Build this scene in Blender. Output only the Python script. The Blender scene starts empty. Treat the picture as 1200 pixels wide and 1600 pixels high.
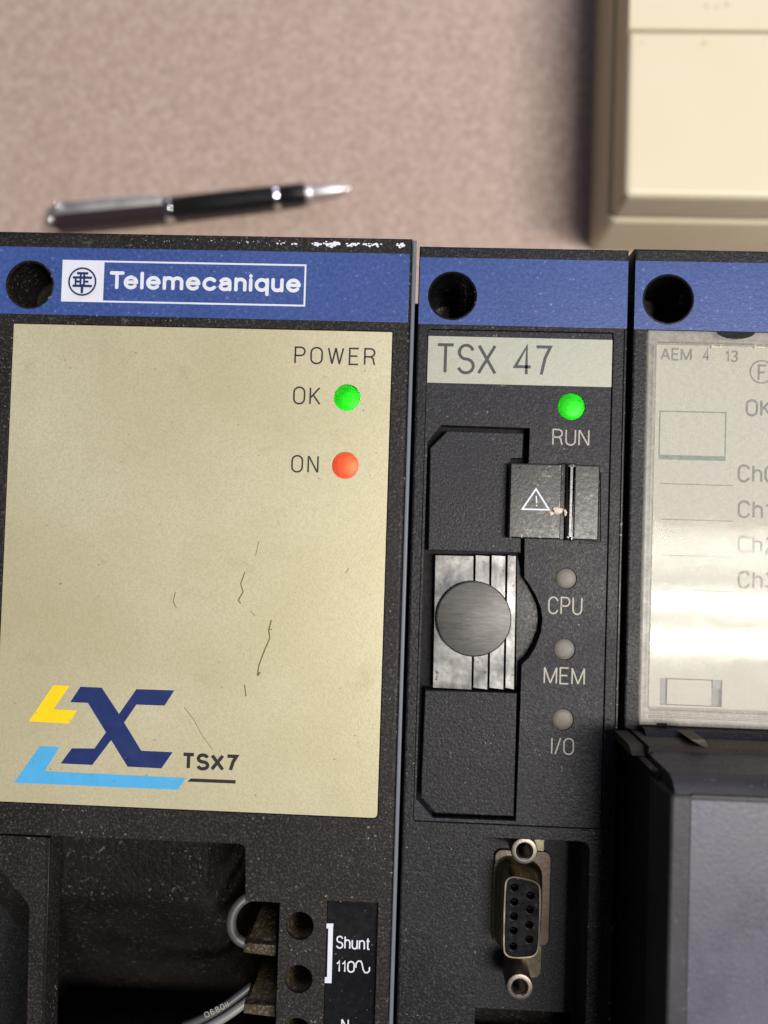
import bpy, math, random
from math import radians, cos, sin, pi
from mathutils import Matrix, Vector
from mathutils.geometry import tessellate_polygon

# ------------------------------------------------------------------ camera
MM = 0.001
FRONT = 180.0            # height of the modules' front faces above the desk, mm
DIST = 136.0             # camera above those faces, mm
K = 36 / 26 / 1600
A_, B_, C_ = (radians(v) for v in (1.39999673, 1.88075521, 1.74518877))
ROT = Matrix.Rotation(C_, 3, 'Z') @ Matrix.Rotation(A_, 3, 'X') @ Matrix.Rotation(B_, 3, 'Y')
S = bpy.context.scene
cam = bpy.data.cameras.new('camera')
cam.sensor_fit = 'VERTICAL'; cam.sensor_height = 36; cam.sensor_width = 27; cam.lens = 26
cam.clip_start = 0.005; cam.clip_end = 50
cam.dof.use_dof = True; cam.dof.focus_distance = DIST * MM; cam.dof.aperture_fstop = 10.5
co = bpy.data.objects.new('camera', cam); S.collection.objects.link(co)
co.matrix_world = Matrix.Translation((0, 0, (FRONT + DIST) * MM)) @ ROT.to_4x4()
S.camera = co

# ------------------------------------------------------------------ light
w = bpy.data.worlds.new('World'); S.world = w; w.use_nodes = True
bg = w.node_tree.nodes['Background']
bg.inputs[0].default_value = (0.80, 0.84, 1.0, 1); bg.inputs[1].default_value = 0.055
def area(name, loc, target, sx, sy, power, col, spin=0):
    l = bpy.data.lights.new(name, 'AREA'); l.shape = 'RECTANGLE'; l.size = sx; l.size_y = sy
    l.energy = power; l.color = col
    o = bpy.data.objects.new(name, l); S.collection.objects.link(o)
    o.location = loc
    o.rotation_euler = (Vector(target) - Vector(loc)).to_track_quat('-Z', 'Y').to_euler()
    return o
# two fluorescent tubes of a ceiling fitting, running left to right
for yy, pw in ((-0.18, 27), (-0.295, 30)):
    area('ceiling_tube', (1.08, yy, 2.2), (1.08, yy, 0), 1.50, 0.06, pw, (1.0, 0.95, 0.875))
area('ceiling_reflector', (1.08, -0.26, 2.22), (1.08, -0.26, 0), 1.55, 0.50, 14, (1.0, 0.95, 0.875))
# bluish window beyond the desk and soft daylight from the near right
area('window', (0.5, 1.9, 1.3), (0, 0, 0.1), 1.6, 0.9, 17, (0.74, 0.72, 1.0))
area('ceiling_tube', (1.08, -0.03, 2.2), (1.08, -0.03, 0), 1.50, 0.12, 20, (1.0, 0.95, 0.875))
area('window', (1.35, -1.25, 2.0), (0.05, 0, 0.1), 0.9, 0.8, 5.5, (0.68, 0.72, 1.0))
S.view_settings.view_transform = 'Standard'; S.view_settings.look = 'None'
S.view_settings.exposure = 0.0; S.view_settings.gamma = 1.0

# ------------------------------------------------------------------ helpers
def P(px, py, z=0.0):
    """point at height z mm above the front plane seen at photo position (px, py)"""
    d = ROT @ Vector(((px - 600) * K, -(py - 800) * K, -1))
    t = (DIST - z) / -d.z
    return (d.x * t, d.y * t)
def rect(x0, y0, x1, y1, z=0.0):
    ym = (y0 + y1) / 2; xm = (x0 + x1) / 2
    return (P(x0, ym, z)[0], P(xm, y1, z)[1], P(x1, ym, z)[0], P(xm, y0, z)[1])
def rrect(r, rad=0.0, n=5, corners=(1, 1, 1, 1)):
    x0, y0, x1, y1 = r; out = []
    for i, (cx, cy, a) in enumerate(((x1, y1, 0), (x0, y1, 90), (x0, y0, 180), (x1, y0, 270))):
        if rad and corners[i]:
            sx = -1 if i in (0, 3) else 1; sy = -1 if i in (0, 1) else 1
            for k in range(n + 1):
                t = radians(a + 90 * k / n)
                out.append((cx + sx * rad + rad * cos(t), cy + sy * rad + rad * sin(t)))
        else: out.append((cx, cy))
    return out
def circ(c, r, n=48):
    return [(c[0] + r * cos(2 * pi * k / n), c[1] + r * sin(2 * pi * k / n)) for k in range(n)]
def poly(pts, z=0.0): return [P(x, y, z) for x, y in pts]
def area2(p): return sum(p[i][0] * p[(i + 1) % len(p)][1] - p[(i + 1) % len(p)][0] * p[i][1] for i in range(len(p)))
def ccw(p): return list(p) if area2(p) > 0 else list(p)[::-1]
def offset(p, d):
    """move a CCW polygon inward by d"""
    n = len(p); out = []
    for i in range(n):
        a, b, c = Vector(p[i - 1]), Vector(p[i]), Vector(p[(i + 1) % n])
        e1 = (b - a).normalized(); e2 = (c - b).normalized()
        n1 = Vector((-e1.y, e1.x)); n2 = Vector((-e2.y, e2.x))
        m = n1 + n2
        q = max(m.dot(n1), 0.35)
        m = m * (d / q)
        out.append((b.x + m.x, b.y + m.y))
    return out
ORIG = {}
def link(name, verts, faces, mat, parent=None, smooth=35, kind=None, caps=()):
    me = bpy.data.meshes.new(name)
    ox, oy, oz = ORIG.get(parent.name, (0, 0, -FRONT)) if parent else (0, 0, -FRONT)
    me.from_pydata([((x - ox) * MM, (y - oy) * MM, (z - oz) * MM) for x, y, z in verts], [], faces)
    me.materials.append(mat)
    if smooth:
        me.polygons.foreach_set('use_smooth', [True] * len(me.polygons))
        me.set_sharp_from_angle(angle=radians(smooth))
        cs = set(caps)
        if cs:
            me.polygons.foreach_set('use_smooth', [i not in cs for i in range(len(me.polygons))])
            at = me.attributes.get('sharp_edge') or me.attributes.new('sharp_edge', 'BOOLEAN', 'EDGE')
            for i in cs:
                p = me.polygons[i]
                for l in p.loop_indices: at.data[me.loops[l].edge_index].value = True
    o = bpy.data.objects.new(name, me); S.collection.objects.link(o)
    if parent:
        o.parent = parent; ORIG[o.name] = ORIG[parent.name]
    else: ORIG[o.name] = (0, 0, -FRONT)
    if kind: o['kind'] = kind
    return o
def thing(name, label, cat, x, y, group=None):
    o = bpy.data.objects.new(name, None); S.collection.objects.link(o)
    o.location = (x * MM, y * MM, 0); o.empty_display_size = 0.02
    ORIG[o.name] = (x, y, -FRONT)
    o['label'] = label; o['category'] = cat
    if group: o['group'] = group
    return o
class MB:
    def __init__(s): s.v = []; s.f = []; s.c = []
    def add(s, v, f):
        n = len(s.v); s.v += v; s.f += [tuple(i + n for i in q) for q in f]; return s
    def slab(s, outer, z0, z1, holes=(), bev=0.0, hbev=None, bottom=True, seg=3):
        if hbev is None: hbev = bev
        loops = [(ccw(outer), bev, 1)] + [(ccw(h), hbev, -1) for h in holes]
        tops = []; base = len(s.v)
        bots = []
        for pts, b, sg in loops:
            prof = [(0, z0)]
            if b > 0:
                for k in range(seg + 1):
                    t = pi / 2 * k / seg
                    prof.append((b * (1 - cos(t)), z1 - b + b * sin(t)))
            else: prof.append((0, z1))
            rings = []
            for off, z in prof:
                q = offset(pts, off * sg) if off else pts
                i0 = len(s.v); s.v += [(x, y, z) for x, y in q]; rings.append(i0)
            n = len(pts)
            for a, c in zip(rings, rings[1:]):
                for i in range(n):
                    j = (i + 1) % n
                    f = (a + i, a + j, c + j, c + i)
                    s.f.append(f if sg > 0 else f[::-1])
            tops.append((rings[-1], n)); bots.append((rings[0], n))
        for which, flip in ((tops, False), (bots, True)):
            if flip and not bottom: continue
            polys = [[Vector((s.v[i0 + k][0], s.v[i0 + k][1], 0)) for k in range(n)] for i0, n in which]
            idx = [i0 + k for i0, n in which for k in range(n)]
            for t in tessellate_polygon(polys):
                a, b, c = (idx[i] for i in t)
                ar = (s.v[b][0] - s.v[a][0]) * (s.v[c][1] - s.v[a][1]) - (s.v[c][0] - s.v[a][0]) * (s.v[b][1] - s.v[a][1])
                if abs(ar) < 1e-12: continue
                if (ar > 0) == flip: b, c = c, b
                s.c.append(len(s.f)); s.f.append((a, b, c))
        return s
    def box(s, x0, y0, x1, y1, z0, z1, bev=0.0):
        return s.slab([(x0, y0), (x1, y0), (x1, y1), (x0, y1)], z0, z1, bev=bev)
    def lathe(s, prof, m=Matrix.Identity(4), n=40):
        """prof: (radius, height) about local Z"""
        i0 = len(s.v)
        for r, h in prof:
            for k in range(n):
                t = 2 * pi * k / n
                q = m @ Vector((r * cos(t), r * sin(t), h)); s.v.append(tuple(q))
        for a in range(len(prof) - 1):
            for k in range(n):
                j = (k + 1) % n
                s.f.append((i0 + a * n + k, i0 + a * n + j, i0 + (a + 1) * n + j, i0 + (a + 1) * n + k))
        return s
    def tube(s, pts, r, n=12, caps=True):
        pts = [Vector(p) for p in pts]; i0 = len(s.v); up = Vector((0, 0, 1))
        for i, p in enumerate(pts):
            t = (pts[min(i + 1, len(pts) - 1)] - pts[max(i - 1, 0)]).normalized()
            u = t.cross(up if abs(t.z) < 0.95 else Vector((1, 0, 0))).normalized(); v = u.cross(t)
            rr = r[i] if isinstance(r, (list, tuple)) else r
            for k in range(n):
                a = 2 * pi * k / n
                s.v.append(tuple(p + (u * cos(a) + v * sin(a)) * rr))
        for i in range(len(pts) - 1):
            for k in range(n):
                j = (k + 1) % n
                s.f.append((i0 + i * n + k, i0 + i * n + j, i0 + (i + 1) * n + j, i0 + (i + 1) * n + k))
        if caps:
            s.f.append(tuple(i0 + k for k in range(n))[::-1])
            s.f.append(tuple(i0 + (len(pts) - 1) * n + k for k in range(n)))
        return s
    def build(s, name, mat, parent=None, smooth=35, kind=None): return link(name, s.v, s.f, mat, parent, smooth, kind, s.c)
def slab(name, outer, z0, z1, mat, parent, holes=(), bev=0.0, **kw):
    return MB().slab(outer, z0, z1, holes, bev, **kw).build(name, mat, parent)

# ------------------------------------------------------------------ materials
def lin(c): return tuple((v / 255 / 12.92 if v <= 10 else ((v / 255 + 0.055) / 1.055) ** 2.4) for v in c) + (1,)
class NT:
    def __init__(s, name):
        s.m = bpy.data.materials.new(name); s.m.use_nodes = True; s.t = s.m.node_tree; s.n = s.t.nodes
        s.b = s.n['Principled BSDF']; s.co = s.n.new('ShaderNodeTexCoord').outputs['Object']
    def node(s, t, **kw):
        o = s.n.new(t)
        for k, v in kw.items(): setattr(o, k, v)
        return o
    def put(s, sock, v):
        if hasattr(v, 'is_linked') or hasattr(v, 'links'): s.t.links.new(v, sock)
        else: sock.default_value = v
    def noise(s, scale, detail=2, rough=0.5, vec=None, stretch=None, dist=0):
        n = s.node('ShaderNodeTexNoise'); v = vec or s.co
        if stretch:
            mp = s.node('ShaderNodeMapping'); mp.inputs['Scale'].default_value = stretch
            s.put(mp.inputs[0], v); v = mp.outputs[0]
        s.put(n.inputs['Vector'], v); n.inputs['Scale'].default_value = scale
        n.inputs['Detail'].default_value = detail; n.inputs['Roughness'].default_value = rough
        n.inputs['Distortion'].default_value = dist
        return n.outputs['Fac']
    def ramp(s, fac, stops):
        r = s.node('ShaderNodeValToRGB'); e = r.color_ramp.elements
        while len(e) < len(stops): e.new(0.5)
        for el, (p, c) in zip(e, stops):
            el.position = p; el.color = c if len(c) == 4 else tuple(c) + (1,)
        s.put(r.inputs[0], fac); return r.outputs[0]
    def rng(s, fac, a, b, c=0.0, d=1.0):
        r = s.node('ShaderNodeMapRange'); s.put(r.inputs[0], fac)
        for i, v in enumerate((a, b, c, d)): r.inputs[i + 1].default_value = v
        return r.outputs[0]
    def math(s, op, a, b=0.0):
        r = s.node('ShaderNodeMath', operation=op); s.put(r.inputs[0], a); s.put(r.inputs[1], b); return r.outputs[0]
    def mix(s, f, a, b):
        r = s.node('ShaderNodeMix', data_type='RGBA'); s.put(r.inputs[0], f); s.put(r.inputs[6], a); s.put(r.inputs[7], b); return r.outputs[2]
    def bump(s, h, strength, dist_mm, prev=None):
        r = s.node('ShaderNodeBump'); r.inputs['Strength'].default_value = strength; r.inputs['Distance'].default_value = dist_mm * MM
        s.put(r.inputs['Height'], h)
        if prev is not None: s.put(r.inputs['Normal'], prev)
        return r.outputs[0]
    def set(s, **kw):
        for k, v in kw.items(): s.put(s.b.inputs[k.replace('_', ' ')], v)
        return s.m

def plastic(name, c, rough=0.42, grain=0.5, gscale=1900, dust=0.5, dustcol=(0.30, 0.27, 0.23, 1), gmm=0.12, glint=0.5, spec=0.2):
    """moulded, spark-eroded plastic: pitted grain, painted facet glints and dust specks"""
    t = NT(name)
    g = t.noise(gscale, 2, 0.65)
    big = t.noise(60, 3, 0.6)
    col = t.mix(t.rng(big, 0.3, 0.7), tuple(v * 0.8 for v in c[:3]) + (1,), tuple(v * 1.3 for v in c[:3]) + (1,))
    if glint:
        gl = t.rng(t.noise(gscale * 1.3, 1, 0.5), 0.52, 0.66, 0, min(1, glint * 1.3))
        col = t.mix(gl, col, tuple(v * 3.2 + 0.010 for v in c[:3]) + (1,))  # pale flecks put the facets' glints into the colour
    if dust:
        d1 = t.rng(t.noise(1500, 1, 0.5), 0.735 - 0.035 * dust, 0.79 - 0.03 * dust)
        pat = t.rng(t.noise(90, 3, 0.7), 0.42, 0.68)
        m = t.math('MULTIPLY', d1, pat)
        d2 = t.math('MULTIPLY', t.rng(t.noise(520, 4, 0.75), 0.66 - 0.02 * dust, 0.78), t.rng(t.noise(45, 2), 0.45, 0.7, 0, 0.5 * dust))
        m = t.math('MAXIMUM', m, d2)
        col = t.mix(m, col, dustcol)
    r = t.math('ADD', t.rng(big, 0.3, 0.75, rough - 0.06, rough + 0.1), t.rng(g, 0.3, 0.7, -0.08, 0.08))
    return t.set(Base_Color=col, Roughness=r, Specular_IOR_Level=spec, Normal=t.bump(g, grain, gmm))
def flat(name, c, rough=0.5, grain=0.0, gscale=1500, metal=0.0, var=0.12, speck=0.0):
    t = NT(name)
    n = t.noise(250, 3, 0.6)
    col = t.mix(n, tuple(v * (1 - var) for v in c[:3]) + (1,), tuple(min(1, v * (1 + var)) for v in c[:3]) + (1,))
    if speck:
        m = t.rng(t.noise(900, 2, 0.6), 0.70 - 0.04 * speck, 0.78)
        col = t.mix(t.math('MULTIPLY', m, 0.7), col, tuple(v * 0.3 for v in c[:3]) + (1,))
    kw = dict(Base_Color=col, Roughness=t.rng(n, 0.2, 0.8, rough - 0.05, rough + 0.08), Metallic=metal)
    if grain: kw['Normal'] = t.bump(t.noise(gscale, 2, 0.6), grain, 0.05)
    return t.set(**kw)

M = {}
M['black'] = plastic('black_textured_plastic', (0.0085, 0.0085, 0.010, 1), 0.46, 0.8, 1900, 0.6)
M['black_dusty'] = plastic('black_dusty_plastic', (0.010, 0.009, 0.009, 1), 0.52, 0.8, 1700, 1.9, (0.24, 0.20, 0.14, 1))
M['black_face'] = plastic('black_fine_plastic', (0.014, 0.014, 0.017, 1), 0.48, 0.7, 2100, 0.3, glint=0.4)
M['black_gloss'] = plastic('black_glossy_plastic', (0.006, 0.006, 0.007, 1), 0.26, 0.08, 900, 0.35, glint=0)
M['black_smooth'] = plastic('black_smooth_plastic', (0.009, 0.009, 0.010, 1), 0.36, 0.2, 1500, 1.5, (0.35, 0.33, 0.28, 1), glint=0.15)
M['black_rough'] = plastic('black_rough_plastic', (0.0075, 0.0062, 0.0058, 1), 0.6, 1.0, 900, 2.4, (0.13, 0.11, 0.075, 1), gmm=0.45, glint=0.12, spec=0.10)
M['ridge'] = plastic('polished_black_plastic', (0.014, 0.014, 0.018, 1), 0.30, 0.15, 600, 1.2, (0.35, 0.35, 0.4, 1), glint=0, spec=0.9)
M['tab'] = plastic('handled_black_plastic', (0.010, 0.010, 0.011, 1), 0.30, 0.15, 1200, 2.2, (0.38, 0.36, 0.30, 1), glint=0, spec=0.35)
M['ledge_brown'] = plastic('brown_dusty_plastic', (0.040, 0.030, 0.018, 1), 0.5, 0.6, 1300, 1.6, (0.22, 0.17, 0.10, 1), gmm=.3)
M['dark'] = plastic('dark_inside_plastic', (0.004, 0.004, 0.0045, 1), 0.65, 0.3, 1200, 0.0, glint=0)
M['door'] = plastic('dark_grey_door_plastic', (0.036, 0.036, 0.040, 1), 0.45, 0.35, 1500, 0.4, glint=0.06)
M['doorpanel'] = plastic('door_label_plastic', (0.062, 0.060, 0.085, 1), 0.42, 0.3, 1500, 0.6, (0.2, 0.19, 0.22, 1), glint=0.05, spec=.4)
M['ledge'] = plastic('dusty_ledge_plastic', (0.060, 0.050, 0.036, 1), 0.6, 0.4, 1400, 0.8, glint=0.1)
M['sidegrey'] = flat('grey_blue_side_plate', lin((92, 97, 106)), 0.48, 0.3, var=0.1, speck=0.6)
M['blue'] = None
t = NT('blue_printed_band')
n = t.noise(2400, 2, 0.6); big = t.noise(70, 3, 0.6)
c = t.mix(t.rng(big, 0.3, 0.7), lin((40, 62, 116)), lin((50, 72, 128)))
sp = t.math('MULTIPLY', t.rng(t.noise(1500, 1), 0.72, 0.78), 0.6)
c = t.mix(sp, c, lin((150, 160, 200)))
c = t.mix(t.rng(t.noise(1500, 1, .5), 0.35, 0.68, 0, 0.35), c, lin((76, 96, 156)))
st = t.math('MULTIPLY', t.rng(t.noise(55, 4, 0.7), 0.62, 0.75), 0.35)
c = t.mix(st, c, lin((70, 60, 80)))
M['blue'] = t.set(Base_Color=c, Roughness=0.36, Normal=t.bump(n, 0.35, 0.08))
def foil(name, c1, c2, rough=0.42, metal=0.0):
    t = NT(name)
    big = t.noise(22, 3, 0.55); fine = t.noise(2600, 1, 0.5)
    c = t.mix(t.rng(big, 0.3, 0.7), c1, c2)
    c = t.mix(t.rng(fine, 0.35, 0.65, 0.0, 0.42), c, tuple(v * 0.80 for v in c1[:3]) + (1,))
    sp = t.math('MULTIPLY', t.rng(t.noise(520, 2, 0.6), 0.735, 0.79), t.rng(t.noise(60, 2), 0.4, 0.65))
    c = t.mix(t.math('MULTIPLY', sp, 0.75), c, lin((96, 80, 48)))
    st = t.math('MULTIPLY', t.rng(t.noise(140, 4, 0.7), 0.60, 0.78), 0.30)
    c = t.mix(st, c, lin((140, 125, 80)))
    c = t.mix(t.rng(t.noise(9, 2, 0.5), 0.46, 0.68, 0, 0.38), c, tuple(v * k for v, k in zip(c1[:3], (0.90, 0.84, 0.60))) + (1,))
    c = t.mix(t.rng(t.noise(30, 4, 0.65, stretch=(1.5, .6, 1)), 0.60, 0.74, 0, 0.22), c, tuple(v * .62 for v in c1[:3]) + (1,))
    return t.set(Base_Color=c, Roughness=t.rng(big, .3, .7, rough - .05, rough + .05), Metallic=metal, Normal=t.bump(fine, 0.3, 0.05))
M['panel'] = foil('beige_metallic_foil', lin((176, 169, 136)), lin((188, 183, 157)), 0.48, 0.30)
M['label'] = foil('pale_grey_foil', lin((156, 156, 144)), lin((162, 162, 151)), 0.5, 0.15)
M['aem'] = foil('pale_insert_card', lin((164, 161, 150)), lin((170, 167, 157)), 0.5)
M['white'] = flat('white_print', lin((196, 199, 210)), 0.45, speck=0.8)
M['greyprint'] = flat('grey_print', lin((150, 146, 136)), 0.5, speck=0.7)
M['blackprint'] = flat('black_print', lin((26, 23, 25)), 0.45, var=0.2)
M['greyblack'] = flat('dark_grey_print', lin((54, 51, 53)), 0.45, var=0.2)
M['cardprint'] = flat('card_print', lin((46, 40, 44)), 0.5, var=0.2)
M['navy'] = flat('navy_print', lin((20, 38, 88)), 0.4, speck=0.5)
M['cyan'] = flat('sky_blue_print', lin((70, 152, 200)), 0.4, speck=0.5)
M['yellow'] = flat('yellow_print', lin((222, 188, 20)), 0.4, speck=0.6)
M['green'] = flat('dark_green_print', lin((34, 78, 60)), 0.5, speck=0.2)
M['scratch'] = flat('brown_scratch', lin((104, 88, 56)), 0.7, var=0.4)
M['lens_grey'] = foil('grey_lamp_lens', lin((96, 92, 86)), lin((112, 108, 98)), 0.55)
M['metal'] = flat('nickel_metal', (0.20, 0.175, 0.15, 1), 0.42, 0.6, 1500, 1.0, speck=0.9)
M['darkmetal'] = flat('tarnished_steel', (0.10, 0.080, 0.070, 1), 0.40, 0.6, 1300, 1.0, speck=0.9)
M['brass'] = flat('yellow_chromate_steel', (0.42, 0.37, 0.25, 1), 0.24, 0.15, 500, 1.0, speck=0.6)
M['smudge'] = flat('brown_smudge', lin((186, 168, 142)), .6, var=.2)
M['chrome'] = flat('chrome', (0.85, 0.85, 0.86, 1), 0.10, 0, metal=1.0, var=0.05)
M['satin'] = flat('satin_steel', (0.80, 0.78, 0.78, 1), 0.45, 0, metal=1.0, var=0.05)
M['penbody'] = flat('plum_lacquer', (0.030, 0.020, 0.024, 1), 0.18, 0)
M['penblack'] = flat('pen_black', (0.008, 0.008, 0.009, 1), 0.28, 0)
M['cream'] = None
t = NT('cream_abs_plastic')
big = t.noise(9, 3, 0.6)
c = t.mix(t.rng(big, 0.3, 0.7), lin((204, 193, 164)), lin((210, 202, 178)))
st = t.math('MULTIPLY', t.rng(t.noise(38, 3, 0.6), 0.68, 0.76), 0.45)
c = t.mix(st, c, lin((150, 135, 110)))
M['cream'] = t.set(Base_Color=c, Roughness=0.42, Normal=t.bump(t.noise(900, 2), 0.2, 0.05))
t = NT('desk_laminate')
v_ = t.node('ShaderNodeTexVoronoi'); t.put(v_.inputs['Vector'], t.co); v_.inputs['Scale'].default_value = 520
sep = t.node('ShaderNodeSeparateColor'); t.t.links.new(v_.outputs['Color'], sep.inputs[0])
n1 = t.math('ADD', t.math('MULTIPLY', sep.outputs[0], 0.30), t.math('MULTIPLY', t.noise(420, 5, 0.8), 0.70)); n2 = t.noise(900, 2, 0.6); n3 = t.noise(60, 3, 0.6)
c = t.ramp(n1, [(0.28, lin((152, 132, 121))), (0.5, lin((167, 147, 136))), (0.72, lin((182, 164, 154)))])
c = t.mix(t.rng(t.noise(300, 2, 0.5), 0.64, 0.70, 0, 0.45), c, lin((148, 120, 110)))
c = t.mix(t.rng(n3, 0.5, 0.75, 0, 0.15), c, lin((150, 130, 122)))
M['desk'] = t.set(Base_Color=c, Roughness=0.40, Normal=t.bump(n2, 0.15, 0.1))
# brushed battery button and its glossy carrier
t = NT('worn_button')
def rot(t, ang, st):
    m = t.node('ShaderNodeMapping'); m.inputs['Rotation'].default_value = (0, 0, ang); m.inputs['Scale'].default_value = st
    t.put(m.inputs[0], t.co); return m.outputs[0]
a = t.noise(420, 3, 0.7, vec=rot(t, .5, (1, 7, 1))); b = t.noise(420, 3, 0.7, vec=rot(t, 1.9, (1, 9, 1))); g_ = t.noise(110, 2, .5)
s_ = t.math('ADD', t.math('MULTIPLY', a, 0.3), t.math('ADD', t.math('MULTIPLY', b, 0.3), t.math('MULTIPLY', g_, 0.4)))
c = t.ramp(s_, [(0.36, (0.036, 0.034, 0.033, 1)), (0.64, (0.095, 0.090, 0.086, 1))])
M['button'] = t.set(Base_Color=c, Roughness=t.rng(g_, .3, .7, .38, .55), Metallic=0.6, Normal=t.bump(s_, 0.35, 0.06))
t = NT('worn_carrier')
a = t.noise(260, 3, 0.6, stretch=(3, 1, 1)); b = t.noise(140, 3, 0.6)
c = t.ramp(b, [(0.34, (0.040, 0.040, 0.041, 1)), (0.66, (0.17, 0.166, 0.162, 1))])
c = t.mix(t.rng(t.noise(900, 2, .5), .66, .72, 0, .7), c, (.02, .02, .02, 1))
M['carrier'] = t.set(Base_Color=c, Roughness=t.rng(a, .3, .7, .30, .44), Metallic=0.8, Normal=t.bump(b, 0.35, 0.35))
def lens(name, c, e):
    """frosted coloured lens, lit from behind by its own small lamp"""
    t = NT(name); n = t.n; n.remove(t.b); out = n['Material Output']
    tr = t.node('ShaderNodeBsdfTranslucent')
    g = t.noise(2400, 1, 0.5)
    t.put(tr.inputs[0], t.mix(t.rng(g, .3, .7), c, tuple(v * .75 for v in c[:3]) + (1,)))
    df = t.node('ShaderNodeBsdfPrincipled'); df.inputs['Base Color'].default_value = tuple(v * .45 + .02 for v in c[:3]) + (1,); df.inputs['Roughness'].default_value = .4
    t.put(df.inputs['Normal'], t.bump(g, .4, .05))
    em = t.node('ShaderNodeEmission'); em.inputs[0].default_value = c; em.inputs[1].default_value = e
    m = t.node('ShaderNodeMixShader'); m.inputs[0].default_value = .35
    ad = t.node('ShaderNodeAddShader')
    L_ = t.t.links.new
    L_(tr.outputs[0], m.inputs[1]); L_(df.outputs[0], m.inputs[2]); L_(m.outputs[0], ad.inputs[0]); L_(em.outputs[0], ad.inputs[1]); L_(ad.outputs[0], out.inputs[0])
    return t.m
M['led_green'] = lens('lit_green_lens', (0.02, 0.90, 0.005, 1), 0.08)
M['led_red'] = lens('lit_orange_lens', (0.95, 0.15, 0.06, 1), 0.08)
def led_bulb(parent, c, dx, dy, dz, watts, col, z0=0):
    l = bpy.data.lights.new('led_die', 'POINT'); l.energy = watts; l.color = col; l.shadow_soft_size = .0004
    o = bpy.data.objects.new('led_die', l); S.collection.objects.link(o); o.parent = parent
    ox, oy, oz = ORIG[parent.name]; o.location = ((c[0] + dx - ox) * MM, (c[1] + dy - oy) * MM, (z0 + dz - oz) * MM)
# clear polycarbonate cover
def clear(name, haze, rough, tint=(0.97, 0.97, 0.95, 1), hazecol=(0.75, 0.73, 0.68, 1), refl=0.22, bs=0.25):
    t = NT(name); n = t.n; n.remove(t.b)
    out = n['Material Output']
    tr = t.node('ShaderNodeBsdfTransparent'); tr.inputs[0].default_value = tint
    df = t.node('ShaderNodeBsdfDiffuse'); df.inputs[0].default_value = hazecol
    gl = t.node('ShaderNodeBsdfGlossy'); t.put(gl.inputs['Roughness'], t.rng(t.noise(260, 4, 0.7), 0.35, 0.75, rough, rough * 2.0))
    bp = t.bump(t.noise(45, 3, 0.6), bs, 0.25); bp = t.bump(t.noise(1300, 2, 0.6), 0.15, 0.03, bp)
    t.put(gl.inputs['Normal'], bp)
    fr = t.node('ShaderNodeFresnel'); fr.inputs[0].default_value = 1.5
    m1 = t.node('ShaderNodeMixShader'); t.put(m1.inputs[0], t.rng(t.noise(1400, 3, 0.7), 0.3, 0.8, haze * 0.6, haze * 1.5))
    t.t.links.new(tr.outputs[0], m1.inputs[1]); t.t.links.new(df.outputs[0], m1.inputs[2])
    m2 = t.node('ShaderNodeMixShader'); t.put(m2.inputs[0], t.math('MULTIPLY', fr.outputs[0], refl))
    t.t.links.new(m1.outputs[0], m2.inputs[1]); t.t.links.new(gl.outputs[0], m2.inputs[2])
    t.t.links.new(m2.outputs[0], out.inputs[0])
    return t.m
M['clear'] = clear('clear_polycarbonate', 0.12, 0.05, bs=0.2, refl=0.165, hazecol=(.8, .79, .76, 1))
M['clear_edge'] = clear('frosted_polycarbonate_edge', 0.35, 0.25, (0.92, 0.91, 0.88, 1), (0.50, 0.48, 0.44, 1), refl=0.5)

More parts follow.
